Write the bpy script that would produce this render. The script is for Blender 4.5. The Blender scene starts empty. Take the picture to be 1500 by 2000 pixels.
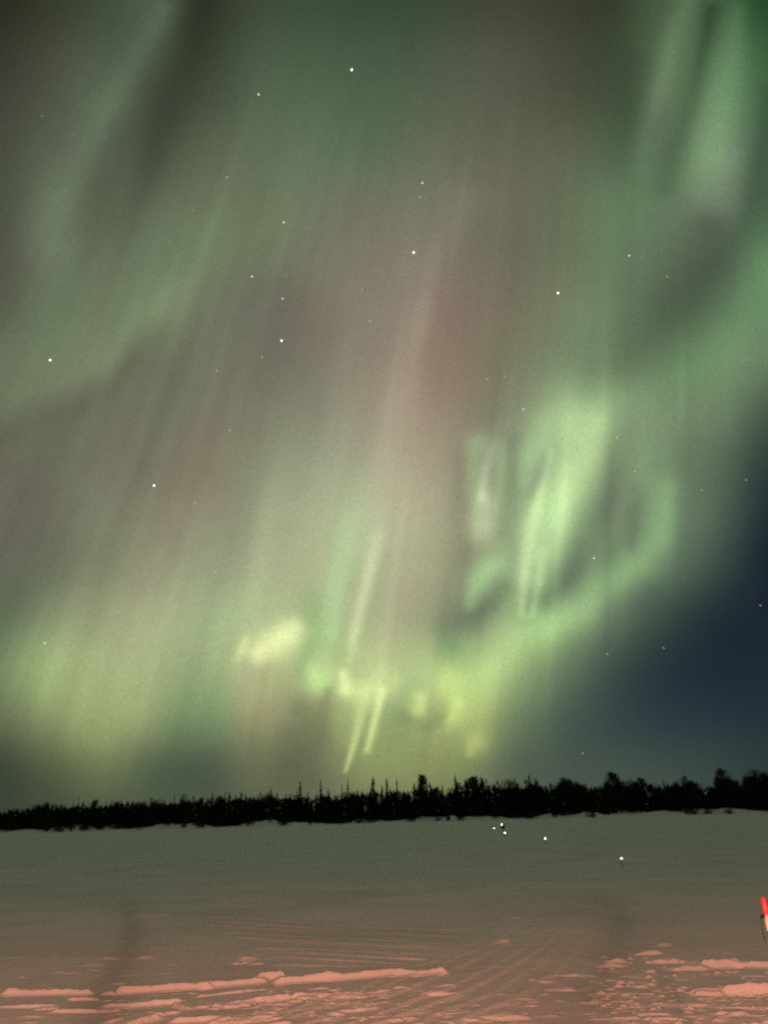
import bpy, math, random
import numpy as np
from mathutils import Vector, Matrix

# ------------------------------------------------------------------ camera, world, light, exposure
FPX = 1511.0                       # focal length measured in the photograph's pixels
PITCH, ROLL, CAM_H = math.radians(21.4), math.radians(1.55), 1.6
sc = bpy.context.scene
C = sc.collection
cam_d = bpy.data.cameras.new('camera'); cam = bpy.data.objects.new('camera', cam_d); C.objects.link(cam)
sc.camera = cam
fwd = Vector((0, math.cos(PITCH), math.sin(PITCH))); r0 = Vector((1, 0, 0)); u0 = r0.cross(fwd)
right = r0 * math.cos(ROLL) - u0 * math.sin(ROLL); up = r0 * math.sin(ROLL) + u0 * math.cos(ROLL)
cam.matrix_world = Matrix(((right.x, up.x, -fwd.x, 0), (right.y, up.y, -fwd.y, 0), (right.z, up.z, -fwd.z, CAM_H), (0, 0, 0, 1)))
cam_d.sensor_fit = 'VERTICAL'; cam_d.sensor_height = 36; cam_d.lens = 36 * FPX / 2000
cam_d.clip_start = 0.05; cam_d.clip_end = 30000
cam_d.dof.use_dof = True; cam_d.dof.focus_distance = 5.0; cam_d.dof.aperture_fstop = 1.75

world = bpy.data.worlds.new('World'); sc.world = world; world.use_nodes = True
world.node_tree.nodes['Background'].inputs[0].default_value = (0.02, 0.03, 0.05, 1)
world.node_tree.nodes['Background'].inputs[1].default_value = 0.3
sc.view_settings.view_transform = 'Standard'; sc.view_settings.look = 'None'
sc.view_settings.exposure = 0; sc.view_settings.gamma = 1
sc.cycles.max_bounces = 6; sc.cycles.transparent_max_bounces = 12
sc.cycles.use_denoising = False

# the warm red tail lamp of the vehicle parked behind the viewer
lamp_d = bpy.data.lights.new('tail_lamp', 'POINT'); lamp = bpy.data.objects.new('tail_lamp', lamp_d); C.objects.link(lamp)
lamp.location = (-0.55, -5.0, 3.0); lamp_d.energy = 9200; lamp_d.color = (1.0, 0.335, 0.215); lamp_d.shadow_soft_size = 0.15

# ------------------------------------------------------------------ helpers
def ray(u, v):
    x = (u - 750) / FPX; y = -(v - 1000) / FPX
    return (right * x + up * y + fwd)
def ground_at(u, v, h=0.0):
    d = ray(u, v); t = (h - CAM_H) / d.z
    return d.x * t, d.y * t
def tag(o, label=None, cat=None, group=None, kind=None):
    if label: o['label'] = label
    if cat: o['category'] = cat
    if group: o['group'] = group
    if kind: o['kind'] = kind
    return o
def link(name, data, mat=None, parent=None):
    o = bpy.data.objects.new(name, data); C.objects.link(o)
    if mat is not None and not data.materials: data.materials.append(mat)
    if parent is not None: o.parent = parent
    return o
def np_mesh(name, verts, faces, smooth=True):
    me = bpy.data.meshes.new(name); verts = np.asarray(verts, np.float32); faces = np.asarray(faces, np.int32)
    k = faces.shape[1]; n = len(faces)
    me.vertices.add(len(verts)); me.vertices.foreach_set('co', verts.ravel())
    me.loops.add(n * k); me.loops.foreach_set('vertex_index', faces.ravel())
    me.polygons.add(n); me.polygons.foreach_set('loop_start', np.arange(0, n * k, k, dtype=np.int32))
    me.polygons.foreach_set('use_smooth', np.full(n, smooth))
    me.update(calc_edges=True); return me
def grid_faces(nr, nc):
    i = np.arange(nr * nc).reshape(nr, nc)
    return np.stack([i[:-1, :-1], i[:-1, 1:], i[1:, 1:], i[1:, :-1]], -1).reshape(-1, 4)
def new_mat(name):
    m = bpy.data.materials.new(name); m.use_nodes = True; return m, m.node_tree
def plain(name, col, rough=0.8, noise=0.25, scale=30.0):
    m, nt = new_mat(name); b = nt.nodes['Principled BSDF']; b.inputs['Roughness'].default_value = rough
    b.inputs['Specular IOR Level'].default_value = 0.2
    n = nt.nodes.new('ShaderNodeTexNoise'); n.inputs['Scale'].default_value = scale; n.inputs['Detail'].default_value = 4
    tc = nt.nodes.new('ShaderNodeTexCoord'); nt.links.new(tc.outputs['Object'], n.inputs['Vector'])
    cr = nt.nodes.new('ShaderNodeMix'); cr.data_type = 'RGBA'
    cr.inputs[6].default_value = (*[c * (1 - noise) for c in col], 1); cr.inputs[7].default_value = (*[min(1, c * (1 + noise)) for c in col], 1)
    nt.links.new(n.outputs['Fac'], cr.inputs[0]); nt.links.new(cr.outputs[2], b.inputs['Base Color'])
    return m

# ------------------------------------------------------------------ night sky and aurora
# SKY-BEGIN
# Colour of the night air in a tangent chart of the sky (x across, y down, 100 units = about 3.6 degrees), one row per 100 units.
CHART = '''
42,40,34 55,56,45 62,70,56 78,90,77 52,52,44 62,68,56 60,75,60 56,72,57 56,69,58 62,66,57 68,64,55 62,58,49 54,56,46 72,92,68 66,88,64 34,68,42
56,52,48 72,70,62 76,86,72 76,82,70 56,60,50 72,84,68 72,88,70 68,85,67 70,82,68 78,82,70 80,79,68 72,70,58 60,67,54 80,102,76 76,104,76 58,92,62
66,64,60 80,82,72 88,102,82 68,70,62 70,74,62 82,96,78 82,98,78 76,95,75 82,94,76 86,90,76 90,88,76 80,78,66 66,76,60 86,104,80 90,122,88 64,94,68
72,74,66 86,94,80 86,96,80 76,78,68 88,96,78 94,104,84 90,106,84 88,106,84 94,102,84 98,100,84 98,96,82 94,96,79 80,99,77 84,108,82 104,136,100 68,86,74
74,76,68 96,110,88 86,94,78 92,102,84 100,112,88 98,112,88 104,112,92 108,108,92 108,110,92 112,108,96 106,102,88 94,104,82 94,122,92 90,116,88 102,120,98 62,92,68
82,80,72 98,110,90 94,104,84 102,118,94 106,122,94 104,114,92 112,112,96 116,112,98 124,116,104 114,108,94 106,104,88 98,108,86 96,124,94 88,106,86 78,92,78 88,126,90
84,90,76 98,114,90 102,116,92 110,128,100 106,114,94 102,102,92 110,104,94 124,116,106 132,120,110 124,108,98 116,110,94 106,116,92 98,122,94 80,96,78 84,108,82 96,132,98
98,110,88 106,122,96 110,122,98 100,106,88 108,114,94 108,106,94 112,108,98 130,122,110 138,124,112 126,112,98 118,120,98 106,126,98 94,118,90 90,120,88 104,136,100 100,130,100
104,114,92 102,106,90 103,104,90 104,110,92 110,110,95 116,116,101 124,126,110 142,138,122 152,136,122 134,122,106 122,130,108 136,164,124 128,160,118 112,140,108 106,134,102 68,88,76
100,100,88 102,102,90 108,108,94 112,111,95 118,114,99 128,132,112 140,148,126 148,150,128 162,152,132 138,136,116 130,150,118 146,178,130 124,150,112 108,138,106 86,108,88 48,60,66
102,98,90 104,103,92 114,118,100 122,118,102 130,126,109 138,148,122 150,160,130 160,166,138 166,164,140 142,142,118 140,166,126 150,190,134 102,124,96 112,144,110 84,100,88 34,46,60
100,102,90 102,106,90 122,128,102 134,136,112 136,144,118 146,154,126 156,160,128 160,170,134 162,164,134 138,144,114 140,168,126 122,152,114 108,140,104 94,124,98 62,76,76 26,36,54
88,104,82 116,128,100 140,148,116 146,156,122 140,158,122 146,164,122 150,166,122 158,170,130 150,158,122 120,134,108 140,170,120 132,168,118 92,116,94 58,72,74 34,46,60 28,38,56
104,124,88 136,154,108 144,160,114 144,160,116 138,156,114 152,160,118 152,172,118 166,182,124 154,174,118 152,182,116 142,168,114 98,122,92 60,74,76 38,50,66 30,42,60 30,42,62
94,108,78 128,144,96 140,156,104 132,148,102 120,143,100 138,144,104 122,128,94 142,156,102 130,148,96 150,164,100 104,128,88 68,90,84 52,68,76 42,58,72 38,54,70 34,50,66
56,66,58 82,90,68 98,112,75 82,98,73 78,90,76 104,112,82 94,100,80 124,138,86 126,138,84 116,130,82 80,94,80 72,84,80 66,80,78 62,76,76 54,70,72 46,62,66
58,70,62 66,74,66 74,84,70 76,86,74 78,88,76 84,92,78 90,98,80 98,106,82 102,110,84 100,108,84 82,94,82 74,86,80 70,82,78 68,80,78 64,76,74 58,70,70
'''
# Light and dark folds, each a ridge through points (x, y, half-width, strength) with the colour it adds.
FOLDS = [
 ([(110,1290,80,.8),(220,1300,80,1),(330,1240,80,.9),(430,1230,70,.7)],(12,14,9)),
 ([(500,1300,70,.6),(600,1280,70,.9),(700,1320,70,1),(800,1330,65,1),(880,1340,60,1),(950,1310,50,.8)],(14,18,13)),
 ([(680,1440,60,.9),(800,1450,60,1),(890,1450,40,.8)],(8,11,6)),
 ([(470,1120,110,.8),(600,1090,110,1),(720,1000,100,.7)],(10,11,8)),
 ([(682,1290,6,.5),(692,1240,7,.9),(707,1175,8,1),(722,1115,9,.9),(738,1050,10,.5)],(14,15,12)),
 ([(690,1240,9,.3),(705,1180,11,.3),(722,1110,12,.4),(740,1040,16,.5),(752,950,24,.5),(775,800,26,.7),(800,690,20,.8),(828,590,18,.8),(860,480,20,.6),(900,390,28,.4)],(15,14,14)),
 ([(648,1230,20,.6),(660,1130,22,1),(682,1040,26,.9),(705,940,24,.3)],(2,17,8)),
 ([(615,1180,16,.7),(622,1250,18,.9),(650,1260,24,.5)],(-12,-2,-8)),
 ([(595,1210,9,.8),(600,1150,12,.5)],(-10,-4,-8)),
 ([(865,560,26,.5),(852,650,30,1),(845,740,30,1),(830,830,28,.4)],(2,-4,-2)),
 ([(390,960,32,.6),(415,860,32,1)],(4,-2,0)),
 ([(760,1240,30,.7),(790,1160,40,.7)],(6,-4,6)),
 ([(930,870,16,1),(926,920,14,1),(930,980,14,.8),(935,1040,16,.5)],(10,24,11)),
 ([(945,858,14,.8),(975,870,12,.9),(978,920,10,.8),(975,990,14,.4)],(4,14,6)),
 ([(942,970,8,1),(948,920,7,.9),(958,880,8,.6)],(24,24,24)),
 ([(948,990,18,.9),(943,1025,22,.9)],(25,20,24)),
 ([(902,900,12,.6),(900,1000,12,.7),(905,1060,12,.6),(900,1130,12,.4)],(-8,-9,-6)),
 ([(1003,860,12,.8),(998,950,12,.8),(980,1040,14,.6)],(-11,-13,-9)),
 ([(1190,790,32,.5),(1110,815,38,.9),(1060,835,30,.9),(1033,890,22,.9),(1028,930,16,.5)],(16,26,14)),
 ([(1160,830,26,.8),(1150,890,24,1),(1125,950,34,1),(1088,1010,38,1),(1062,1070,30,1),(1040,1120,22,.8)],(28,32,20)),
 ([(1120,890,42,1),(1080,990,34,.7)],(9,11,6)),
 ([(1062,895,8,.6),(1052,930,12,.9),(1038,960,9,.5)],(-14,-22,-8)),
 ([(1075,880,5,.4),(1060,950,7,.8),(1035,1030,13,1),(1025,1110,10,.9),(1018,1200,6,.5)],(24,24,18)),
 ([(1060,1080,9,.5),(1052,1140,7,.8),(1040,1200,5,.7)],(16,20,12)),
 ([(1042,1110,6,.5),(1032,1190,5,.5)],(-10,-14,-8)),
 ([(1072,1170,18,.8),(1102,1135,22,1),(1124,1095,24,.8),(1150,1030,32,.7),(1182,960,30,.6),(1205,890,26,.5),(1228,830,24,.3)],(-24,-30,-16)),
 ([(870,1225,26,.4),(925,1208,24,.8),(960,1180,19,1),(980,1150,15,.8)],(-23,-26,-15)),
 ([(918,1180,10,.7),(930,1140,16,1),(950,1110,16,.9),(975,1100,12,.5)],(10,30,12)),
 ([(1300,960,25,.5),(1285,1050,22,.9),(1255,1100,24,1),(1190,1145,26,1),(1140,1195,26,1),(1080,1225,24,.8),(1010,1240,26,.7)],(18,30,14)),
 ([(1235,1065,10,1),(1240,1010,13,.9),(1250,960,14,.4)],(-5,-9,-5)),
 ([(1185,1060,12,.5),(1205,1010,12,.9),(1222,960,12,.6)],(8,5,7)),
 ([(1330,880,26,.6),(1345,980,26,.6)],(-4,-6,-4)),
 ([(905,1290,18,.4),(880,1270,18,.9),(870,1240,18,.4)],(-18,-8,-6)),
 ([(1060,1250,30,.6),(990,1285,26,.9),(950,1320,28,1),(920,1365,26,.9),(900,1400,18,.7)],(14,18,4)),
 ([(928,1450,16,.8),(918,1470,7,1)],(24,22,6)), ([(893,1375,10,.8),(880,1405,8,.9),(872,1425,6,.4)],(18,18,4)),
 ([(872,1335,26,1)],(18,20,4)), ([(817,1385,11,1),(820,1365,12,.9)],(24,26,10)), ([(790,1400,10,.6),(835,1420,10,.6),(860,1400,10,.7)],(-12,-12,-6)),
 ([(945,1440,20,.8),(935,1400,24,.8),(960,1370,20,.5)],(12,12,2)),
 ([(574,1226,15,.8),(558,1240,22,1),(533,1257,23,1),(508,1274,17,.9)],(48,44,30)),
 ([(470,1272,7,.9),(480,1248,7,.6),(462,1290,6,.5)],(22,22,10)),
 ([(598,1260,9,.7),(588,1310,10,.7)],(-14,-6,-8)),
 ([(612,1312,14,.8),(622,1332,20,1),(640,1318,16,.6)],(16,34,8)),
 ([(671,1318,8,1),(673,1345,11,1)],(26,28,15)), ([(690,1352,20,.9),(715,1350,20,1),(750,1335,24,1),(768,1332,16,.8)],(19,21,11)),
 ([(640,1350,7,.9),(632,1372,6,.5)],(-14,-16,-8)),
 ([(675,1506,3,1),(686,1470,4.5,1),(697,1432,7,.8),(706,1385,11,.6),(712,1350,14,.4)],(36,36,22)),
 ([(717,1464,5,.9),(728,1422,6,1),(738,1385,6,1),(747,1350,7,.7)],(34,34,20)),
 ([(668,1450,8,.5),(662,1400,14,.4)],(10,10,0)),
 ([(722,1400,6,.6),(708,1450,7,.6)],(-10,-12,-4)),
 ([(770,1440,22,.7),(780,1400,20,.7),(800,1460,24,.5)],(-10,-8,-4)),
 ([(590,1385,18,.9),(620,1395,22,1),(600,1440,36,.8),(570,1480,40,.6)],(-10,-12,-9)),
 ([(508,1340,30,.7),(500,1390,30,.7)],(12,2,2)), ([(560,1320,14,.6),(540,1360,14,.5)],(-2,-6,-2)),
 ([(365,1330,22,.6),(352,1370,26,.9),(345,1410,28,.9),(400,1390,40,.6)],(-9,0,-3)),
 ([(440,1340,16,.5),(430,1400,18,.5)],(-8,0,-4)),
 ([(250,1420,40,.6),(180,1450,50,.6),(200,1465,35,.4)],(8,10,2)),
 ([(400,1480,60,.6),(330,1490,50,.5)],(-12,-12,-4)),
 ([(1340,0,16,.9),(1305,110,17,.9),(1286,180,15,1),(1268,250,16,.5),(1255,320,18,.3)],(14,18,14)),
 ([(1240,120,20,.6),(1230,230,24,.6),(1195,330,24,.4)],(-8,-8,-6)),
 ([(1388,20,11,1),(1366,130,12,1),(1350,210,16,.9),(1318,300,18,.8),(1300,370,18,.5)],(-15,-17,-12)),
 ([(1442,20,14,.8),(1432,120,24,1),(1412,220,32,1),(1388,300,34,1),(1370,360,30,.5)],(16,24,16)),
 ([(1436,300,12,.7),(1415,380,24,.6)],(10,4,10)),
 ([(1500,180,12,.8),(1490,270,12,1),(1476,350,13,1),(1458,430,16,1),(1420,490,26,.9),(1370,540,32,1),(1325,600,38,.9),(1270,655,30,.7),(1220,710,24,.4)],(-7,-8,-5)),
 ([(1385,440,24,.8)],(-6,-16,-6)),
 ([(1500,520,28,.8),(1450,620,30,.8),(1390,690,32,.8),(1300,750,30,.5)],(2,14,4)),
 ([(1150,610,30,.6),(1160,680,28,.7)],(4,12,6)),
 ([(395,0,24,1),(368,90,26,1),(335,180,30,.9),(305,280,22,.9),(275,370,22,.8),(240,440,20,.3)],(-8,-9,-7)),
 ([(225,260,24,.5),(190,360,22,.5),(160,440,22,.4)],(-8,-12,-8)),
 ([(320,20,18,1),(280,90,20,.9),(225,190,22,.9),(175,280,24,.8),(130,370,28,.7),(90,470,35,.5)],(9,12,10)),
 ([(300,640,16,.6),(262,700,16,1),(225,745,20,.9),(150,790,24,.5),(60,820,28,.6),(-20,850,30,.6)],(-8,-10,-6)),
 ([(345,555,22,.6),(290,615,22,1),(235,680,26,.8),(180,725,28,.7),(50,775,25,.5)],(6,9,5)),
 ([(75,1310,40,.6),(130,1260,40,.5)],(8,14,2)),
 ([(110,1090,40,.5),(60,1160,40,.5)],(-10,-8,-6)),
 ([(270,1180,22,.4),(240,1290,26,.4)],(10,4,6)), ([(350,1010,26,.5),(300,1110,24,.5)],(8,0,6)),
 ([(400,1020,24,.4),(350,1120,24,.3)],(-2,6,2)),
]
def value_noise(x, y, seed=0):
    xi = np.floor(x).astype(np.int64); yi = np.floor(y).astype(np.int64); xf = x - xi; yf = y - yi
    xf = xf * xf * (3 - 2 * xf); yf = yf * yf * (3 - 2 * yf)
    def h(a, b):
        n = (a * 374761393 + b * 668265263 + seed * 69069) & 0x7fffffff
        n = ((n ^ (n >> 13)) * 1274126177) & 0x7fffffff
        return ((n ^ (n >> 16)) & 0xffff) / 65535.0 - 0.5
    return (h(xi, yi) * (1 - xf) + h(xi + 1, yi) * xf) * (1 - yf) + (h(xi, yi + 1) * (1 - xf) + h(xi + 1, yi + 1) * xf) * yf
def sky_chart(step=4, x0=-80, x1=1580, y0=-80, y1=1660):
    g = np.array([[[float(c) for c in p.split(',')] for p in row.split()] for row in CHART.strip().splitlines()])
    xs = np.arange(x0, x1 + 1, step, dtype=float); ys = np.arange(y0, y1 + 1, step, dtype=float)
    def weights(t, n):                       # Catmull-Rom softened with a B-spline
        t = np.clip(t / 100.0, 0, n - 1.0001); i = np.floor(t).astype(int); f = t - i; W = np.zeros((len(t), n))
        cr = [(-f + 2*f*f - f**3) / 2, (2 - 5*f*f + 3*f**3) / 2, (f + 4*f*f - 3*f**3) / 2, (-f*f + f**3) / 2]
        bs = [(1 - f)**3 / 6, (3*f**3 - 6*f*f + 4) / 6, (-3*f**3 + 3*f*f + 3*f + 1) / 6, f**3 / 6]
        for k in range(4): np.add.at(W, (np.arange(len(t)), np.clip(i + k - 1, 0, n - 1)), .5 * cr[k] + .5 * bs[k])
        return W
    img = np.einsum('yr,xc,rck->yxk', weights(ys, g.shape[0]), weights(xs, g.shape[1]), g)
    X, Y = np.meshgrid(xs, ys)
    for pts, col in FOLDS:
        P = []
        for a, b in zip(pts[:-1], pts[1:]):
            n = max(2, int(math.hypot(b[0]-a[0], b[1]-a[1]) / (0.4 * min(a[2], b[2]))))
            P += [tuple(a[k] + (b[k] - a[k]) * j / n for k in range(4)) for j in range(n)]
        P.append(pts[-1]); P = [(p[0], p[1], p[2] * 1.03, p[3]) for p in P]
        f = np.zeros_like(X)
        for px, py, s, am in P:
            R = 3.2 * s; i0, i1 = np.searchsorted(ys, [py - R, py + R]); j0, j1 = np.searchsorted(xs, [px - R, px + R])
            if i0 >= i1 or j0 >= j1: continue
            w = f[i0:i1, j0:j1]
            d2 = (X[i0:i1, j0:j1] - px)**2 + (Y[i0:i1, j0:j1] - py)**2
            np.maximum(w, am * np.exp(-d2 / (2 * s * s)), out=w)
        img += f[..., None] * np.array(col)
    # fine striation along the rays, which rise towards the magnetic zenith
    s = (X - 1300) / (Y + 2200) * 3200
    lum = img.mean(-1)
    rr = np.random.RandomState(7)
    for _ in range(150):
        y0 = rr.uniform(250, 1430); L = rr.uniform(90, 420); s0 = rr.uniform(-1500, 60); wdt = rr.uniform(5, 20); a0 = rr.choice([-1, 1], p=[.3, .7]) * rr.uniform(1.2, 4.4)
        q = (Y - y0) / L; img += (a0 * np.exp(-((s - s0 - 3 * np.sin(Y / 90.0 + s0)) / wdt) ** 2 / 2) * np.exp(-q ** 4) * np.clip((lum - 70) / 50, 0, 1))[..., None] * np.array([.9, 1.0, .75])
    st = value_noise(s / 34, Y / 420, 3) * 1.0 + value_noise(s / 13, Y / 260, 5) * .45 + value_noise(s / 80, Y / 300, 8) * 1.0
    pz = value_noise(X / 90, Y / 90, 11) + .5 * value_noise(X / 40, Y / 40, 12)
    amp = np.clip((lum - 55) / 60, 0.1, 1)
    img += (st * amp)[..., None] * np.array([2.8, 3.4, 2.5]) + (pz * amp)[..., None] * np.array([2, 4.0, 2])
    img += (value_noise(s / 60, Y / 350, 21) * amp)[..., None] * np.array([2, -.5, 1])
    def blur(a, n):
        for ax in (0, 1):
            c = np.cumsum(np.concatenate([np.repeat(a.take([0], ax), n + 1, ax), a, np.repeat(a.take([-1], ax), n, ax)], ax), ax); m = a.shape[ax]
            a = (c.take(np.arange(2 * n + 1, 2 * n + 1 + m), ax) - c.take(np.arange(m), ax)) / (2 * n + 1)
        return a
    img = img + np.clip((700 - Y) / 500, 0, 1)[..., None] * np.array([-1.5, 2.5, 1.5])
    n = int(24 / step); img = img + .55 * (img - blur(blur(img, n), n)) * np.clip((Y - 600) / 400, 0.2, 1)[..., None]
    return xs, ys, np.clip(desat(img), 3, 255)
def desat(img):
    l = img @ np.array([.3, .6, .1]); k = np.clip((l - 45) / 60, 0, 1)[..., None]
    return (l[..., None] + (img - l[..., None]) * (.94 - .15 * k)) * (1 + .05 * k) * (np.array([1.0, .99, .93]) + (1 - k) * np.array([-.02, .01, -.05]))
def to_linear(c):
    c = c / 255.0
    return np.where(c <= 0.04045, c / 12.92, ((c + 0.055) / 1.055) ** 2.4)
# SKY-END
NIGHT = to_linear(np.array([[13., 17, 22]]))[0]       # clear night air behind the aurora
AIRGLOW = to_linear(np.array([[28., 37, 40]]))[0]     # paler towards the horizon

def dome_grid(az0, az1, el0, el1, fine, coarse, az_fine, el_fine):
    def axis(a, b, fa, fb):
        lo = np.arange(a, fa, coarse) if a < fa else np.array([]); mi = np.arange(fa, fb, fine); hi = np.arange(fb, b, coarse) if b > fb else np.array([])
        return np.radians(np.concatenate([lo, mi, hi, [b]]))
    az = axis(az0, az1, *az_fine); el = axis(el0, el1, *el_fine)
    A, E_ = np.meshgrid(az, el)
    return A, E_, np.stack([np.sin(A) * np.cos(E_), np.cos(A) * np.cos(E_), np.sin(E_)], -1)
def colour_layer(me, rgb):
    at = me.color_attributes.new('glow', 'FLOAT_COLOR', 'POINT')
    at.data.foreach_set('color', np.concatenate([rgb, np.ones((len(rgb), 1))], 1).astype(np.float32).ravel())

# the clear sky behind: a closed dome, deep blue with a paler horizon
A, E_, D = dome_grid(-180, 180, -4, 90, 3, 3, (-90, 90), (-4, 90))
me = np_mesh('sky', (D * 9500).reshape(-1, 3), grid_faces(*A.shape))
w = np.exp(-np.clip(np.degrees(E_), 0, 90) / 9.0)[..., None]
colour_layer(me, (NIGHT * (1 - w) + AIRGLOW * w).reshape(-1, 3))
m, nt = new_mat('night_sky'); nt.nodes.clear()
o_ = nt.nodes.new('ShaderNodeOutputMaterial'); e_ = nt.nodes.new('ShaderNodeEmission'); a_ = nt.nodes.new('ShaderNodeAttribute'); a_.attribute_name = 'glow'
nt.links.new(a_.outputs['Color'], e_.inputs['Color']); nt.links.new(e_.outputs[0], o_.inputs['Surface']); m.cycles.emission_sampling = 'NONE'
tag(link('sky', me, m), 'deep blue night sky paling towards the horizon behind the aurora', 'sky', kind='structure')

# the aurora: a glowing sheet high in front of the night sky
A, E_, D = dome_grid(-180, 180, -3, 88, .125, 3, (-48, 48), (-3, 57))
cx = D @ np.array(right); cy = D @ np.array(up); cz = D @ np.array(fwd)
front = cz > 0.15; czs = np.where(front, cz, 1)
U = np.where(front, 750 + FPX * cx / czs, 1e5); V = np.where(front, 1000 - FPX * cy / czs, 1e5)
xs, ys, img = sky_chart()
fx = np.clip((U - xs[0]) / 4, 0, len(xs) - 1.001); fy = np.clip((V - ys[0]) / 4, 0, len(ys) - 1.001)
ix = fx.astype(int); iy = fy.astype(int); fx = (fx - ix)[..., None]; fy = (fy - iy)[..., None]
T = (img[iy, ix] * (1 - fx) + img[iy, ix + 1] * fx) * (1 - fy) + (img[iy + 1, ix] * (1 - fx) + img[iy + 1, ix + 1] * fx) * fy
away = np.clip(np.maximum(np.maximum(xs[0] - U, U - xs[-1]), np.maximum(ys[0] - V, V - ys[-1])) / 1500, 0, 1); away = (away * away * (3 - 2 * away))[..., None]
T = T * (1 - away) + np.array([90, 98, 82]) * away
wq = np.exp(-np.clip(np.degrees(E_), 0, 90) / 9.0)[..., None]
G = np.clip(to_linear(T) - (NIGHT * (1 - wq) + AIRGLOW * wq), 0, None)
F = grid_faces(*A.shape); Gf = G.reshape(-1, 3)
keep = Gf[F].max(axis=(1, 2)) > 0.0006
F = F[keep]; used = np.unique(F); remap = np.full(len(Gf), -1); remap[used] = np.arange(len(used))
me = np_mesh('aurora', (D * 8800).reshape(-1, 3)[used], remap[F])
colour_layer(me, Gf[used])
m, nt = new_mat('aurora_glow'); nt.nodes.clear()
o_ = nt.nodes.new('ShaderNodeOutputMaterial'); e_ = nt.nodes.new('ShaderNodeEmission'); a_ = nt.nodes.new('ShaderNodeAttribute'); a_.attribute_name = 'glow'
t_ = nt.nodes.new('ShaderNodeBsdfTransparent'); ad = nt.nodes.new('ShaderNodeAddShader')
gn = nt.nodes.new('ShaderNodeTexNoise'); gn.inputs['Scale'].default_value = .06; gn.inputs['Detail'].default_value = 1.5; gt = nt.nodes.new('ShaderNodeTexCoord')
mr = nt.nodes.new('ShaderNodeMapRange'); mr.inputs['From Min'].default_value = .25; mr.inputs['From Max'].default_value = .75; mr.inputs['To Min'].default_value = .84; mr.inputs['To Max'].default_value = 1.16
nt.links.new(gt.outputs['Object'], gn.inputs['Vector']); nt.links.new(gn.outputs['Fac'], mr.inputs['Value']); nt.links.new(mr.outputs[0], e_.inputs['Strength'])
nt.links.new(a_.outputs['Color'], e_.inputs['Color']); nt.links.new(e_.outputs[0], ad.inputs[0]); nt.links.new(t_.outputs[0], ad.inputs[1]); nt.links.new(ad.outputs[0], o_.inputs['Surface'])
m.cycles.emission_sampling = 'NONE'
tag(link('aurora', me, m), 'green and rose aurora in rays and curls across the night sky', 'aurora', kind='stuff')

# stars, each a small bright body of its own
def emit(name, col, st):
    m, nt = new_mat(name); nt.nodes.clear(); o_ = nt.nodes.new('ShaderNodeOutputMaterial'); e_ = nt.nodes.new('ShaderNodeEmission')
    e_.inputs[0].default_value = (*col, 1); e_.inputs[1].default_value = st; nt.links.new(e_.outputs[0], o_.inputs[0]); m.cycles.emission_sampling = 'NONE' if 'star' in name else 'AUTO'; return m
import bmesh
def ico(name, r, sub=2):
    b = bmesh.new(); bmesh.ops.create_icosphere(b, subdivisions=sub, radius=r); me = bpy.data.meshes.new(name); b.to_mesh(me); b.free()
    for p in me.polygons: p.use_smooth = True
    return me
STARS = [(687,136,3),(505,184,2),(825,357,2),(820,385,1),(443,346,1),(554,434,2),(808,493,2.6),(1090,572,4),(1229,499,2),(1303,540,1),(1292,488,.5),(492,540,1.8),(552,583,1.8),(550,665,3),(512,698,1),(423,724,.8),(360,657,.5),(477,723,.6),(98,703,2.8),(707,565,1),(722,627,1),(748,604,.6),(622,541,.6),(558,539,.4),(985,735,1),(952,739,.8),(889,711,.6),(1022,799,1.5),(1205,855,.8),(301,948,2.5),(381,983,1),(449,840,.8),(606,856,.6),(635,969,.8),(574,995,.6),(518,957,.4),(761,1048,.7),(421,1118,.8),(758,1172,1.2),(745,1239,.7),(87,1256,1.5),(266,1334,.8),(282,1301,.4),(1240,920,.8),(1370,957,1),(1457,937,1.2),(1485,1182,1.2),(1296,1265,1.2),(1186,1278,.8),(1160,1090,1.4),(1056,1141,1),(964,1202,.7),(1098,928,.5),(1108,658,.7),(1138,1471,1.2),(854,1427,.7),(533,1430,.6),(330,471,.7),(378,411,.6),(82,227,.6),(1317,101,.4),(1338,1129,.6),(207,268,.3)]
STAR_LABEL = {(1090,572):'brightest white star, between the rose ray and the right-hand green band', (687,136):'bright star high in the dim green sky near the top edge', (505,184):'white star at the top beside the dark streak, lower left of a brighter one',
 (825,357):'upper star of a close pair above the rose ray', (820,385):'fainter lower star of the close pair above the rose ray', (554,434):'medium star alone, topmost of the line of four going down to the dark patch',
 (808,493):'bright star at the head of the rose ray', (1229,499):'medium star in the upper right green glow', (550,665):'bright star at the foot of the line of four in the dark patch',
 (552,583):'medium star second from the foot of the line of four in the dark patch', (492,540):'small star left of the line of four in the dark patch', (98,703):'bright star alone near the left edge on the green streak',
 (301,948):'bright star alone at the left above the broad green glow', (87,1256):'small star at the left edge low in the yellow green glow', (1022,799):'small star just above the bright green curl',
 (1160,1090):'small star in the dark gap between the two green curls', (1138,1471):'lowest star at the right, just above the treeline', (1485,1182):'small star at the right edge in the clear blue sky',
 (1296,1265):'small star alone in the middle of the clear blue patch', (758,1172):'small star beside the bright central ray', (1457,937):'small star near the right edge where the green fades to blue'}
star_mesh = {}
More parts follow.
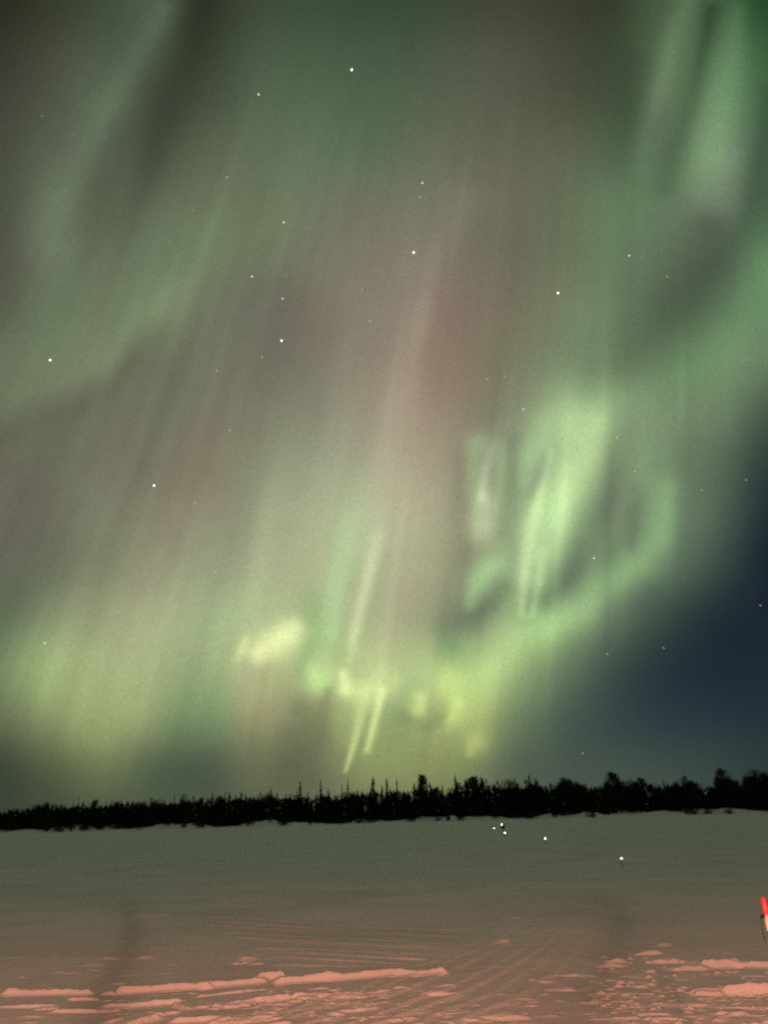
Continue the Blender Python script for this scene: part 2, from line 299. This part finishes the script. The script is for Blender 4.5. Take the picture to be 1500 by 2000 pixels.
for x, y, b in STARS:
    k = 3 if b > 2.2 else 2 if b > 1.3 else 1 if b > .75 else 0
    if k not in star_mesh:
        me = ico('star', 8300 * (0.0004, 0.00055, 0.0007, 0.001)[k], 1); me.materials.append(emit('starlight', (.95, 1, .93), (.7, 1.2, 2.2, 3.6)[k])); star_mesh[k] = me
    o = link('star', star_mesh[k]); d = ray(x, y).normalized(); o.location = d * 8300
    lab = STAR_LABEL.get((x, y))
    tag(o, lab or ('small white star faint in the glow' if k else 'faintest pinprick star, barely showing through the glow'), 'star', 'stars in the night sky')

# ------------------------------------------------------------------ snow
def axis(segs):
    out = [segs[0][0]]
    for a, b, s in segs: out += list(np.arange(a + s, b + 1e-9, s))
    return np.array(out)
def grow(a, b, s, k):
    out = []; 
    while a < b: s *= k; a += s; out.append(a)
    return out
core = np.arange(-5.6, 5.6, .02); side = grow(5.6, 20, .02, 1.05); side += list(np.arange(side[-1] + .7, 150, .7)); side += grow(150, 8400, 2, 1.3)
gx = np.array([-v for v in side[::-1]] + list(core) + side)
gy = np.array(sorted([-v for v in grow(-6.6, 60, .05, 1.3)]) + list(np.arange(6.6, 10.6, .012)) + list(np.arange(10.6, 20, .035)) + grow(20, 165, .04, 1.012) + list(np.arange(166, 245, .9)) + grow(245, 262, 2, 1.1) + grow(262, 8400, 5, 1.3))
gy = np.unique(gy)
X, Y = np.meshgrid(gx, gy); Z = np.zeros_like(X); B = np.zeros_like(X)
rng = random.Random(5)
def berm(p, q, H, wn=.034, wf=.3, wig=.012, ends=.08, seed=None, rough=1.0):
    """A snow edge from photo-side point p to q: steep towards the viewer, easing off behind."""
    a = np.array(ground_at(*p)); b = np.array(ground_at(*q)); L = np.linalg.norm(b - a); t = (b - a) / L; n = np.array([-t[1], t[0]])
    if n[1] < 0: n = -n
    R = max(.9, 2.5 * wf)
    j0, j1 = np.searchsorted(gx, [min(a[0], b[0]) - R, max(a[0], b[0]) + R]); i0, i1 = np.searchsorted(gy, [min(a[1], b[1]) - R, max(a[1], b[1]) + R])
    x = X[i0:i1, j0:j1] - a[0]; y = Y[i0:i1, j0:j1] - a[1]
    s = x * n[0] + y * n[1]; l = x * t[0] + y * t[1]
    sd = seed or rng.randint(1, 9999)
    s = s + wig * 2 * value_noise(l / .35, 0 * l, sd) + rough * wig * value_noise(l / .09, 0 * l, sd + 1) + rough * wig * .8 * value_noise(l / .03, s / .05, sd + 4)
    up_ = np.clip((s + wn) / wn, 0, 1); up_ = up_ * up_ * (3 - 2 * up_)
    prof = np.where(s > 0, np.exp(-s / wf), up_)
    e = np.clip((l + ends) / ends, 0, 1) * np.clip((L + ends - l) / ends, 0, 1)
    Hh = H * (1 + .5 * value_noise(l / .25, 0 * l, sd + 2) + rough * .28 * value_noise(l / .11, s / .1, sd + 3) + rough * .25 * value_noise(l / .035, s / .03, sd + 5))
    if H > .03: Z[i0:i1, j0:j1] -= .35 * H * np.exp(-((s + .09) / .04) ** 2) * e
    np.maximum(B[i0:i1, j0:j1], prof * e * Hh, out=B[i0:i1, j0:j1])
def lump(u, v, r, h, asp=2.2):
    h *= .74; asp *= 1.35; r *= .85
    cx, cy = ground_at(u, v); R = r * asp * 2.6
    j0, j1 = np.searchsorted(gx, [cx - R, cx + R]); i0, i1 = np.searchsorted(gy, [cy - R, cy + R])
    if j1 <= j0 or i1 <= i0: return
    x = (X[i0:i1, j0:j1] - cx) / asp; y = Y[i0:i1, j0:j1] - cy; sd = rng.randint(1, 9999)
    q = (x * x + y * y) / (r * r) * (1 + .9 * value_noise(x / r, y / r, sd))
    L_ = h * np.exp(-q * q) * (1 + .8 * value_noise(x / r * 1.7, y / r * 1.7, sd + 1))
    np.maximum(B[i0:i1, j0:j1], L_ + .3 * B[i0:i1, j0:j1], out=B[i0:i1, j0:j1])
# broad undulation and wind texture
dist = np.hypot(X, Y); near = np.clip(1 - (dist - 12) / 30, 0, 1)
Z += .07 * value_noise(X / 3.1, Y / 2.3, 31) * np.clip(dist / 10, 0, 1) + .035 * value_noise(X / 1.6, Y / .9, 36) * np.clip((dist - 12) / 8, 0, 1) + .006 * value_noise(X / .5, Y / .3, 32) * near + .003 * value_noise(X / .16, Y / .08, 33) * near
Z += .0022 * value_noise(X / .05, Y / .035, 34) * np.clip(1 - (dist - 8) / 5, 0, 1)
sl = np.interp(X, [-130, -95, 0, 105], [190, 198, 217, 200])                          # snow banks thrown up where the lake meets the wood
shore = np.clip((Y - sl + 24) / 18, 0, 1) * np.clip((sl + 45 - Y) / 30, 0, 1)
Z += shore * np.clip(.25 + 1.5 * value_noise(X / 8, Y / 14, 41) + .9 * value_noise(X / 3, Y / 8, 42) + .5 * value_noise(X / 1.3, Y / 4, 43), -.3, 1.6)
for p, q, H in [((15,1936),(172,1934),.05),((235,1932),(405,1926),.055),((400,1925),(512,1919),.05),((508,1915),(550,1911),.05),((545,1922),(865,1908),.062),
                ((0,1963),(105,1962),.022),((110,1973),(230,1970),.025),((205,1963),(348,1958),.038),((340,1964),(368,1974),.03),((420,1970),(565,1952),.04),
                ((578,1953),(640,1948),.04),((645,1958),(760,1944),.032),((215,1992),(238,1990),.03),((255,1998),(305,1988),.035),((345,1996),(480,1991),.032),
                ((500,1986),(555,1981),.028),((430,1976),(562,1968),.02),((600,1976),(700,1966),.018),((700,1972),(760,1966),.02),((225,1915),(330,1912),.012),
                ((1376,1887),(1440,1882),.06),((1432,1883),(1520,1886),.045),((1420,1938),(1520,1934),.085),((1366,1940),(1404,1941),.035),((1290,1960),(1420,1962),.018),((1400,1966),(1520,1968),.02),
                ((1160,1941),(1262,1940),.014),((1100,1928),(1165,1930),.01),((1350,1952),(1520,1956),.012),((1200,1989),(1240,1988),.016),((1140,1958),(1180,1958),.012),((1390,1900),(1500,1904),.012)]:
    berm(p, q, H)
# snowmobile tracks: long low ridges running off to the right
for k in range(11):
    y0 = 1788 + 11 * k + rng.uniform(-3, 3); x0 = 380 + 25 * k + rng.uniform(-40, 40)
    berm((x0, y0), (930 + rng.uniform(-60, 30), y0 + 30 - k * 1.2 + rng.uniform(-5, 5)), .012 + .009 * rng.random(), .05, .12, .02, .5)
for k in range(6):
    y0 = 1770 + 17 * k + rng.uniform(-4, 4); berm((-20, y0 + 20), (330 + rng.uniform(-90, 60), y0 + 18), .004 + .003 * rng.random(), .06, .15, .02, .6)
for k in range(7):                                                    # the snowmobile trail sweeping round towards the right
    o1 = -165 + 72 * k + rng.uniform(-22, 22); path = [(600 + o1, 2012), (790 + o1 * .85, 1950), (915 + o1 * .66, 1895), (1000 + o1 * .5, 1850), (1062 + o1 * .38, 1805), (1100 + o1 * .3, 1765), (1118 + o1 * .24, 1735)]; sd = rng.randint(1, 9999); hh = .016 + .014 * rng.random()
    for q, (a, c) in enumerate(zip(path[:-1], path[1:])): berm(a, c, hh * (1, 1, 1, .9, .8, .6)[q], .07, .2, .03, .25, sd, .15)
for u, v, r, h in [(485,1876,.05,.05),(470,1884,.04,.03),(500,1886,.04,.03),(983,1847,.045,.06),(1008,1794,.05,.04),(1295,1847,.05,.04),(1265,1862,.06,.05),(1302,1877,.06,.05),(1205,1876,.05,.05),(1195,1884,.06,.04),
                   (1355,1889,.08,.05),(1340,1888,.05,.04),(295,1790,.12,.03),(285,1872,.05,.03),(215,1873,.05,.03),(180,1884,.07,.02),(210,1934,.03,.04),(1053,1920,.05,.03),(1122,1905,.07,.03),(1095,1934,.06,.035),(1390,1936,.07,.05),(860,1952,.06,.05),(848,1951,.05,.04),(870,1935,.05,.03),(980,1990,.08,.04),(620,1960,.05,.03)]:
    lump(u, v, r, h)
for i in range(46):                                                    # many short broken crusts between the long ones
    u = rng.triangular(60, 900, 520); v = rng.uniform(1940, 2008); w_ = rng.uniform(25, 110); sl_ = rng.uniform(-.09, -.02)
    berm((u, v), (u + w_, v + w_ * sl_), rng.uniform(.014, .034), .022, .12, .014, .06)
for i in range(14):
    u = rng.uniform(1240, 1480); v = rng.uniform(1925, 2005); w_ = rng.uniform(25, 80); berm((u, v), (u + w_, v + w_ * .01), rng.uniform(.010, .024), .022, .12, .014, .06)
for i in range(220): lump(rng.triangular(380, 980, 640), rng.uniform(1938, 2010), rng.uniform(.015, .045), rng.uniform(.01, .032), rng.uniform(1.2, 2.6))
for i in range(260):
    v = rng.triangular(1850, 2010, 1960); lump(rng.uniform(1165 - (v - 1900) * .1, 1520), v, rng.uniform(.015, .05), rng.uniform(.010, .034), rng.uniform(.6, 1.3))
for i in range(130): lump(rng.uniform(0, 1500), rng.uniform(1840, 2010), rng.uniform(.02, .06), rng.uniform(.004, .016), rng.uniform(1, 2.2))
for i in range(90): lump(rng.uniform(820, 1250), rng.uniform(1900, 2010), rng.uniform(.02, .06), rng.uniform(.006, .018), rng.uniform(1, 2.2))
# two soft dark smudges across the ruts, drawn by darkening the snow colour
Z += B; packed = np.zeros_like(X)  # packed: mask of how far each smudge darkens the base colour
for path, smudge_strength in (([(196,2010,52),(206,1950,46),(214,1925,40),(235,1890,30),(256,1842,24),(262,1805,20),(248,1765,18),(236,1735,18),(225,1715,18)], .55), ([(1090,2020,80),(1140,1968,74),(1172,1905,60),(1200,1855,44),(1214,1812,34),(1200,1770,34),(1165,1735,36)], .42)):
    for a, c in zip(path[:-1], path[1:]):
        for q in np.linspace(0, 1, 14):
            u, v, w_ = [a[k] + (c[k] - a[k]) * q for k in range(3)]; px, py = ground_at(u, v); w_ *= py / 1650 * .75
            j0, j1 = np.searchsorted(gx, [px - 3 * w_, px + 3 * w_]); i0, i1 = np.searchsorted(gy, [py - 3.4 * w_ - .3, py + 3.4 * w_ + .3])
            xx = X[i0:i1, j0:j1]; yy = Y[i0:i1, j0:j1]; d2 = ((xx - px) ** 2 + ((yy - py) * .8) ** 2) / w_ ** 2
            packed[i0:i1, j0:j1] = np.maximum(packed[i0:i1, j0:j1], smudge_strength * min(1, max(0, (v - 1722) / 75)) * np.exp(-d2 / 2) * (1 + .7 * value_noise(xx / .22, yy / .5, 77)))
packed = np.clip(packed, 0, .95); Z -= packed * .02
me = np_mesh('snow_field', np.stack([X, Y, Z], -1).reshape(-1, 3), grid_faces(*X.shape))
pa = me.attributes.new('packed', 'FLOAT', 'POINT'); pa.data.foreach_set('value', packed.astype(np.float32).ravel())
m, nt = new_mat('snow'); b = nt.nodes['Principled BSDF']; b.inputs['Roughness'].default_value = .75; b.inputs['Specular IOR Level'].default_value = .25
tc = nt.nodes.new('ShaderNodeTexCoord'); n1 = nt.nodes.new('ShaderNodeTexNoise'); n1.inputs['Scale'].default_value = .45; n1.inputs['Detail'].default_value = 6
n2 = nt.nodes.new('ShaderNodeTexNoise'); n2.inputs['Scale'].default_value = 45; n2.inputs['Detail'].default_value = 5; n2.inputs['Roughness'].default_value = .7
for n in (n1, n2): nt.links.new(tc.outputs['Object'], n.inputs['Vector'])
mx = nt.nodes.new('ShaderNodeMix'); mx.data_type = 'RGBA'; mx.inputs[6].default_value = (.46, .475, .48, 1); mx.inputs[7].default_value = (.80, .80, .80, 1)
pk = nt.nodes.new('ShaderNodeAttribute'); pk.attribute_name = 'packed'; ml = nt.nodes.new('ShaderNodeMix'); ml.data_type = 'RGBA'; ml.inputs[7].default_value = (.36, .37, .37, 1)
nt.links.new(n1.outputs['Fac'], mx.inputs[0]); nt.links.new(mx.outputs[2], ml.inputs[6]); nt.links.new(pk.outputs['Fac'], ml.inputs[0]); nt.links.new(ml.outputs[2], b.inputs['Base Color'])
bp = nt.nodes.new('ShaderNodeBump'); bp.inputs['Strength'].default_value = .7; bp.inputs['Distance'].default_value = .02
nt.links.new(n2.outputs['Fac'], bp.inputs['Height']); nt.links.new(bp.outputs[0], b.inputs['Normal'])
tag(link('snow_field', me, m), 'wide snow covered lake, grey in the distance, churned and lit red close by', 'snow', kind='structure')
def ground_z(x, y):
    i = min(len(gy) - 1, np.searchsorted(gy, y)); j = min(len(gx) - 1, np.searchsorted(gx, x)); return float(Z[i, j])

# ------------------------------------------------------------------ trees
def cone_mesh(name, pts_r, seg=6):
    V, F = [], []
    for (x, y, z, r) in pts_r:
        V += [(x + r * math.cos(2 * math.pi * k / seg), y + r * math.sin(2 * math.pi * k / seg), z) for k in range(seg)]
    for i in range(len(pts_r) - 1):
        for k in range(seg): F.append((i * seg + k, i * seg + (k + 1) % seg, (i + 1) * seg + (k + 1) % seg, (i + 1) * seg + k))
    return np_mesh(name, V, F)
def spruce_tris(r, h, rad, spiky, n=1.0, base=0.0):
    """Whorls of drooping branches, each clothed in small needle sprays."""
    T = []; z = h * .06; 
    while z < h * .985:
        f = 1 - z / h; rr = rad * (f ** (.75 if spiky else .55)) * r.uniform(.6, 1.15) + .07
        for k in range(int((4 + 4 * f) * n) + 1):
            a = r.uniform(0, 2 * math.pi); L = rr * r.uniform(.55, 1.1); dz = -.28 * L
            ca, sa = math.cos(a), math.sin(a)
            ns = max(2, int(L / .3))
            for s in range(ns):
                q0 = s / ns; q1 = (s + 1.5) / ns
                w = (.34 * (1 - q0) + .1) * r.uniform(.6, 1.3) * min(1, L)
                c0 = (ca * L * q0, sa * L * q0, z + dz * q0 + r.uniform(-.06, .06)); c1 = (ca * L * q1, sa * L * q1, z + dz * q1 - r.uniform(0, .2))
                T.append(((c0[0] - sa * w, c0[1] + ca * w, c0[2] - .12), (c0[0] + sa * w, c0[1] - ca * w, c0[2] - .12), c1))
                T.append((c0, (c0[0] + ca * .05, c0[1] + sa * .05, c0[2] - .3 * r.uniform(.5, 1.2)), c1))
        z += r.uniform(.16, .34) * (1 if n >= 1 else 1.7)
    T.append(((-.05, 0, h * .93), (.05, 0, h * .93), (0, 0, h * 1.03))); T.append(((0, -.05, h * .93), (0, .05, h * .93), (0, 0, h * 1.03)))
    return T
def birch_tris(r, h, rad, n=900, z0=.2, fine=.13):
    """A bare twiggy crown: many fine twigs and clumps spread through an uneven volume."""
    T = []; lobes = [(r.uniform(-.5, .5) * rad, r.uniform(-.5, .5) * rad, h * r.uniform(z0 + .12, .86), r.uniform(.35, .7) * rad) for _ in range(9)]
    for _ in range(n):
        lx, ly, lz, lr = r.choice(lobes); d = Vector((r.gauss(0, 1), r.gauss(0, 1), r.gauss(0, 1.3))); d.normalize(); q = r.random() ** .45
        p = Vector((lx, ly, lz)) + d * lr * q
        p.z = min(p.z, h)
        t = Vector((d.x * .6, d.y * .6, abs(d.z) * .5 + .7)).normalized() * r.uniform(.25, .6); s = Vector((r.gauss(0, 1), r.gauss(0, 1), r.gauss(0, .4))).normalized() * fine * r.uniform(.4, 1)
        T.append((tuple(p - s), tuple(p + s), tuple(p + t)))
    return T
def tri_mesh(name, T):
    return np_mesh(name, np.array(T, np.float32).reshape(-1, 3), np.arange(len(T) * 3).reshape(-1, 3), smooth=False)
needle = plain('spruce_needles', (.012, .017, .011), .9, .4, 3); twig = plain('birch_twigs', (.020, .018, .014), .9, .3, 3); bark = plain('bark', (.03, .026, .02), .9, .4, 8)
r = random.Random(11)
protos = {'spruce': [], 'birch': [], 'bush': []}
for k in range(8):
    h = 10.0; rad = r.uniform(1.1, 1.9); protos['spruce'].append((tri_mesh('spruce_crown', spruce_tris(r, h, rad, k % 2 == 0)), cone_mesh('trunk', [(0, 0, -.6, .17), (0, 0, 3, .14), (0, 0, 9.3, .03)])))
for k in range(6):
    protos['birch'].append((tri_mesh('birch_crown', birch_tris(r, 10, r.uniform(2.0, 2.9), 1500)), cone_mesh('trunk', [(0, 0, -.6, .16), (.15, 0, 3, .12), (-.1, .1, 6, .07), (0, .1, 9, .02)])))
for k in range(4):
    T = birch_tris(r, 2.4, 1.5, 420, .0, .1)
    protos['bush'].append((tri_mesh('bush_twigs', T), None))
for l in protos.values():
    for c_, t_ in l:
        c_.materials.append(needle if l is protos['spruce'] else twig)
        if t_: t_.materials.append(bark)
def plant(kind, x, y, h, label, cat, group, wid=1.0, idx=None):
    l = protos[kind]; cm, tm = l[r.randrange(len(l)) if idx is None else idx]; z = ground_z(x, y)
    s = h / (10.0 if kind != 'bush' else 2.4); a = r.uniform(0, 6.28)
    if kind == 'bush':
        o = link('willow_bush', cm); o.location = (x, y, z - .1); o.scale = (s * wid, s * wid, s); o.rotation_euler.z = a; return tag(o, label, cat, group)
    e = bpy.data.objects.new('spruce_tree' if kind == 'spruce' else 'birch_tree', None); C.objects.link(e); e.location = (x, y, z); e.scale = (s * wid, s * wid, s); e.rotation_euler.z = a
    e.empty_display_size = .5
    link('crown', cm, parent=e); link('trunk', tm, parent=e)
    return tag(e, label, cat, group)
SKYLINE = [(-150,1582),(0,1575),(75,1570),(130,1566),(200,1564),(250,1559),(300,1559),(350,1557),(400,1553),(450,1550),(500,1547),(550,1547),(600,1546),(640,1545),(680,1543),(720,1538),(760,1536),(800,1535),(830,1523),(860,1530),(880,1542),(892,1522),(925,1512),(945,1510),(960,1523),(1000,1520),(1050,1520),(1080,1527),(1110,1514),(1140,1522),(1170,1529),(1200,1518),(1250,1520),(1300,1521),(1330,1520),(1360,1516),(1385,1537),(1400,1535),(1412,1512),(1440,1508),(1460,1524),(1480,1508),(1500,1510),(1650,1508)]
def shore_depth(u): return float(np.interp(u, [-200, 0, 750, 1500], [190, 197, 217, 200])) + 4 * math.sin(u / 90.0) + 3 * math.sin(u / 37.0)
def place(u, top_v, depth):
    """Ground point at this bearing and distance, and the height that reaches the skyline there."""
    d = ray(u, 1595); t = depth / d.y; x, y = d.x * t, depth
    d2 = ray(u, top_v); hh = CAM_H + d2.z * depth / d2.y
    return x, y, max(2.0, hh - ground_z(x, y))
SL_U, SL_V = zip(*SKYLINE)
GT = 'trees along the far shore'
HERO = [('spruce',150,1555,.5,'thin spruce spire standing above the low left end of the treeline'),('spruce',215,1560,.9,'short spruce near the left end, right of the first thin spire'),
 ('spruce',338,1545,.5,'very thin spruce top left of centre between two low stretches'),('birch',272,1556,1.0,'rounded broad crown in the low left treeline'),
 ('spruce',438,1543,.55,'narrow spruce spire left of centre in the even treeline'),('spruce',585,1525,.9,'pointed spruce rising clear of the treeline left of the thin bright rays'),
 ('spruce',626,1520,.6,'slim spruce just left of the foot of the bright ray'),('spruce',680,1518,.65,'slim spruce directly under the foot of the bright ray'),
 ('spruce',668,1528,.4,'thin ragged spruce in the gap beside the ray foot'),('spruce',730,1516,.9,'spruce spire right of the bright ray foot'),('spruce',757,1516,.7,'spruce spire in the middle of the treeline, second right of the ray'),
 ('spruce',777,1520,.6,'slim spruce just right of the middle spires'),('birch',830,1510,.9,'broad dark crown right of the middle spires'),
 ('birch',935,1500,.75,'tall round topped tree where the yellow glow ends'),('spruce',893,1510,.8,'spruce left of the tall round topped tree'),
 ('spruce',1040,1510,.8,'small peaked tree on the even stretch right of centre'),('birch',1112,1505,.8,'block shaped crown standing over the right treeline'),
 ('birch',1205,1505,1.0,'rounded crown right of the block shaped one'),('birch',1352,1502,.75,'twiggy round crown beside the notch in the treeline'),
 ('birch',1425,1493,1.0,'big airy crown just right of the notch in the treeline'),('birch',1480,1496,1.1,'big airy crown at the right end of the treeline')]
for kind, u, v, wd, lab in HERO:
    x, y, h = place(u, v, shore_depth(u) + 4); plant(kind, x, y, h, lab, 'tree', GT, wd)
for i in range(250):
    u = -40 + 1580 * (i + r.random()) / 250; row = i % 3
    v = np.interp(u, SL_U, SL_V); dep = shore_depth(u) + (2, 9, 16)[row] + r.uniform(-3, 3)
    right_side = u > 1050
    kind = ('birch' if r.random() < .62 else 'spruce') if right_side else ('spruce' if r.random() < .8 else 'birch')
    jit = r.uniform(0, 22) if row == 0 else r.uniform(-5, 10)
    if kind == 'spruce' and r.random() < .15: jit -= r.uniform(1, 5)
    x, y, h = place(u, v + jit, dep)
    plant(kind, x, y, h, 'dark spruce packed into the treeline, not told apart from its neighbours' if kind == 'spruce' else 'dark bare broadleaf crown packed into the treeline, not told apart from its neighbours', 'tree', GT, r.uniform(.7, 1.15) if kind == 'spruce' else r.uniform(.7, 1.0))
# undergrowth and the wood behind, too dense to count
T = []
for i in range(520):
    u = -330 + 2160 * r.random(); v = np.interp(u, SL_U, SL_V); dep = shore_depth(u) + r.uniform(6, 38)
    x, y, h = place(u, v + r.uniform(4, 16), dep); z = ground_z(x, y) - .3
    ts = spruce_tris(r, h, r.uniform(1.4, 2.2), False, .45) if r.random() < .6 else birch_tris(r, h, 2.3, 260, .05, .3)
    T += [tuple((p[0] + x, p[1] + y, p[2] + z) for p in t) for t in ts]
for i in range(8500):                                                  # brush between the stems
    u = -330 + 2160 * r.random(); v = np.interp(u, SL_U, SL_V); dep = shore_depth(u) + r.uniform(3, 34); x, y, h = place(u, v + 6, dep)
    z = ground_z(x, y) + r.random() ** 1.6 * h * .82; s = Vector((r.gauss(0, 1), r.gauss(0, 1), r.gauss(0, .6))).normalized() * r.uniform(.3, .75); p = Vector((x, y, z))
    for q in range(3):
        t = Vector((r.uniform(-.5, .5), r.uniform(-.5, .5), r.uniform(.5, 1.1))); p2 = p + Vector((r.uniform(-.7, .7), r.uniform(-.7, .7), r.uniform(-.6, .3)))
        T.append((tuple(p2 - s), tuple(p2 + s), tuple(p2 + t)))
tag(link('forest', tri_mesh('forest', T), needle), 'dense black wood massed behind the first trees along the far shore', 'forest', kind='stuff')
for i in range(64):
    u = -20 + 1540 * (i + r.random()) / 64
    if 830 < u < 885 and r.random() < .8: continue
    if 1200 < u < 1240 or 1310 < u < 1335: continue
    x, y, _ = place(u, 1590, shore_depth(u) - 1 - 34 * r.random() ** 1.6); plant('bush', x, y, r.uniform(.8, 2.0), 'dark twiggy bush at the snow edge under the treeline', 'bush', 'bushes along the snow edge', r.uniform(1.0, 2.2))

# ------------------------------------------------------------------ trail markers
def tube(name, pts, rad, seg=10, caps=True):
    bm = bmesh.new(); rings = []
    for i, p in enumerate(pts):
        p = Vector(p); q = Vector(pts[min(i + 1, len(pts) - 1)]) - Vector(pts[max(i - 1, 0)]); q.normalize()
        a = q.orthogonal().normalized(); b = q.cross(a); rr = rad[i] if isinstance(rad, (list, tuple)) else rad
        rings.append([bm.verts.new(p + a * rr * math.cos(2 * math.pi * k / seg) + b * rr * math.sin(2 * math.pi * k / seg)) for k in range(seg)])
    for A_, B_ in zip(rings[:-1], rings[1:]):
        for k in range(seg): bm.faces.new((A_[k], A_[(k + 1) % seg], B_[(k + 1) % seg], B_[k]))
    if caps: bm.faces.new(rings[0][::-1]); bm.faces.new(rings[-1])
    bmesh.ops.recalc_face_normals(bm, faces=bm.faces); me = bpy.data.meshes.new(name); bm.to_mesh(me); bm.free()
    for p in me.polygons: p.use_smooth = len(p.vertices) == 4
    return me
wood = plain('weathered_stake', (.10, .07, .05), .8); red = plain('red_plastic', (.30, .045, .07), .4, .08, 6); white_tape = plain('white_tape', (.42, .40, .39), .4, .05, 12); rubber = plain('black_rubber', (.01, .01, .01), .6)
# the near one, leaning in at the right edge of the view
D0 = 3.2; KD = D0 / 6.2
def at_depth(u, v, y): d = ray(u, v); t = y / d.y; return Vector((d.x * t, y, CAM_H + d.z * t))
top = at_depth(1489, 1752, D0); mid = at_depth(1497.5, 1788, D0 - .02); low = mid + (mid - top) * 3.0
direction = (mid - top).normalized(); gz = ground_z(low.x, low.y)
foot = top + direction * ((top.z - gz + .12) / -direction.z)
mk = bpy.data.objects.new('marker_stake', None); C.objects.link(mk); mk.location = foot
tag(mk, 'bright red trail marker with a white band, leaning in at the right edge', 'marker stake', 'trail markers on the snow')
def loc(p): return tuple(p - foot)
lt = (mid - top).length
link('red_top', tube('red_top', [loc(top), loc(top + direction * .012 * KD), loc(top + direction * lt * 1.02)], [.012 * KD, .020 * KD, .0215 * KD], 14), red, mk)
link('white_band', tube('white_band', [loc(top + direction * lt * 1.02), loc(top + direction * lt * 1.85)], .023 * KD, 14), white_tape, mk)
link('pole', tube('pole', [loc(top + direction * lt * 1.85), loc(foot)], .0195 * KD, 14), plain('dark_red_paint', (.30, .03, .03), .5), mk)
cl = top + direction * lt * 1.05; sd = Vector((-1, 0, -.1)).normalized()
clamp = link('clamp', tube('clamp', [loc(cl + sd * .015 * KD), loc(cl + sd * .035 * KD + Vector((0, 0, .004))), loc(cl + sd * .046 * KD + Vector((0, 0, -.006)))], [.014 * KD, .012 * KD, .006 * KD], 10), rubber, mk)
c0 = cl + sd * .046 * KD + Vector((0, 0, -.008))
link('cord', tube('cord', [loc(c0), loc(c0 + Vector((-.002, 0, -.025))), loc(c0 + Vector((-.001, 0, -.05))), loc(c0 + Vector((.003, 0, -.068)))], [.0007, .0007, .0019, .0015], 6), rubber, mk)
# the others: short stakes with a small self-glowing head, receding over the lake
bright_w = emit('white_bright_dot', (1, .98, .93), 3.2); bright_p = emit('pink_bright_dot', (1, .62, .50), 2.4)
for u, v, d_px, hgt, m_, lab in [(1214,1677,8.5,.24,bright_p,'pinkish bright dot on a short stake, nearest of the small lights on the snow'),(1065,1638,6.5,.32,bright_w,'white bright dot on a short stake, standing alone between the pinkish light and the far cluster'),
                     (986,1627,5.5,.35,bright_w,'white bright dot on a short stake, lowest of the far cluster'),(965,1618,4.2,.35,bright_w,'small white bright dot on a short stake, leftmost of the far cluster')]:
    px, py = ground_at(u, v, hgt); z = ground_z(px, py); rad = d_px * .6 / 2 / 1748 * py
    e = bpy.data.objects.new('marker_bright_dot', None); C.objects.link(e); e.location = (px, py, z); tag(e, lab, 'marker lamp', 'small bright dots along the snow trail')
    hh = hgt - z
    me = ico('bright_head', rad, 2)
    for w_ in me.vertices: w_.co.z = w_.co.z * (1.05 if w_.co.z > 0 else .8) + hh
    link('bright_head', me, m_, e)
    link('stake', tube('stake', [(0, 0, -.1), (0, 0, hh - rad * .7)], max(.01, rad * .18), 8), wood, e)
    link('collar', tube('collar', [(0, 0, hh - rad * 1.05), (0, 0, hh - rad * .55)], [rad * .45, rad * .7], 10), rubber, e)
px, py = ground_at(983, 1622); z = ground_z(px, py)
e = bpy.data.objects.new('marker_board', None); C.objects.link(e); e.location = (px, py, z); tag(e, 'dark marker board with a tiny light on its corner, beyond the far cluster of bright dots', 'marker board')
sc_ = py / 1748
bm = bmesh.new(); bmesh.ops.create_cube(bm, size=1); bmesh.ops.scale(bm, vec=(8 * sc_, .04, 10 * sc_), verts=bm.verts); bmesh.ops.translate(bm, vec=(0, 0, 7 * sc_), verts=bm.verts)
bmesh.ops.bevel(bm, geom=bm.edges[:], offset=.012, segments=2, affect='EDGES'); me = bpy.data.meshes.new('board'); bm.to_mesh(me); bm.free(); link('board', me, wood, e)
link('stake', tube('stake', [(0, .04, -.1), (0, .04, 10 * sc_)], .02, 8), wood, e)
me = ico('bright_head', 1.6 * sc_, 2); hd = link('bright_head', me, bright_w, e); hd.location = (-2.5 * sc_, -.04, 11.5 * sc_)
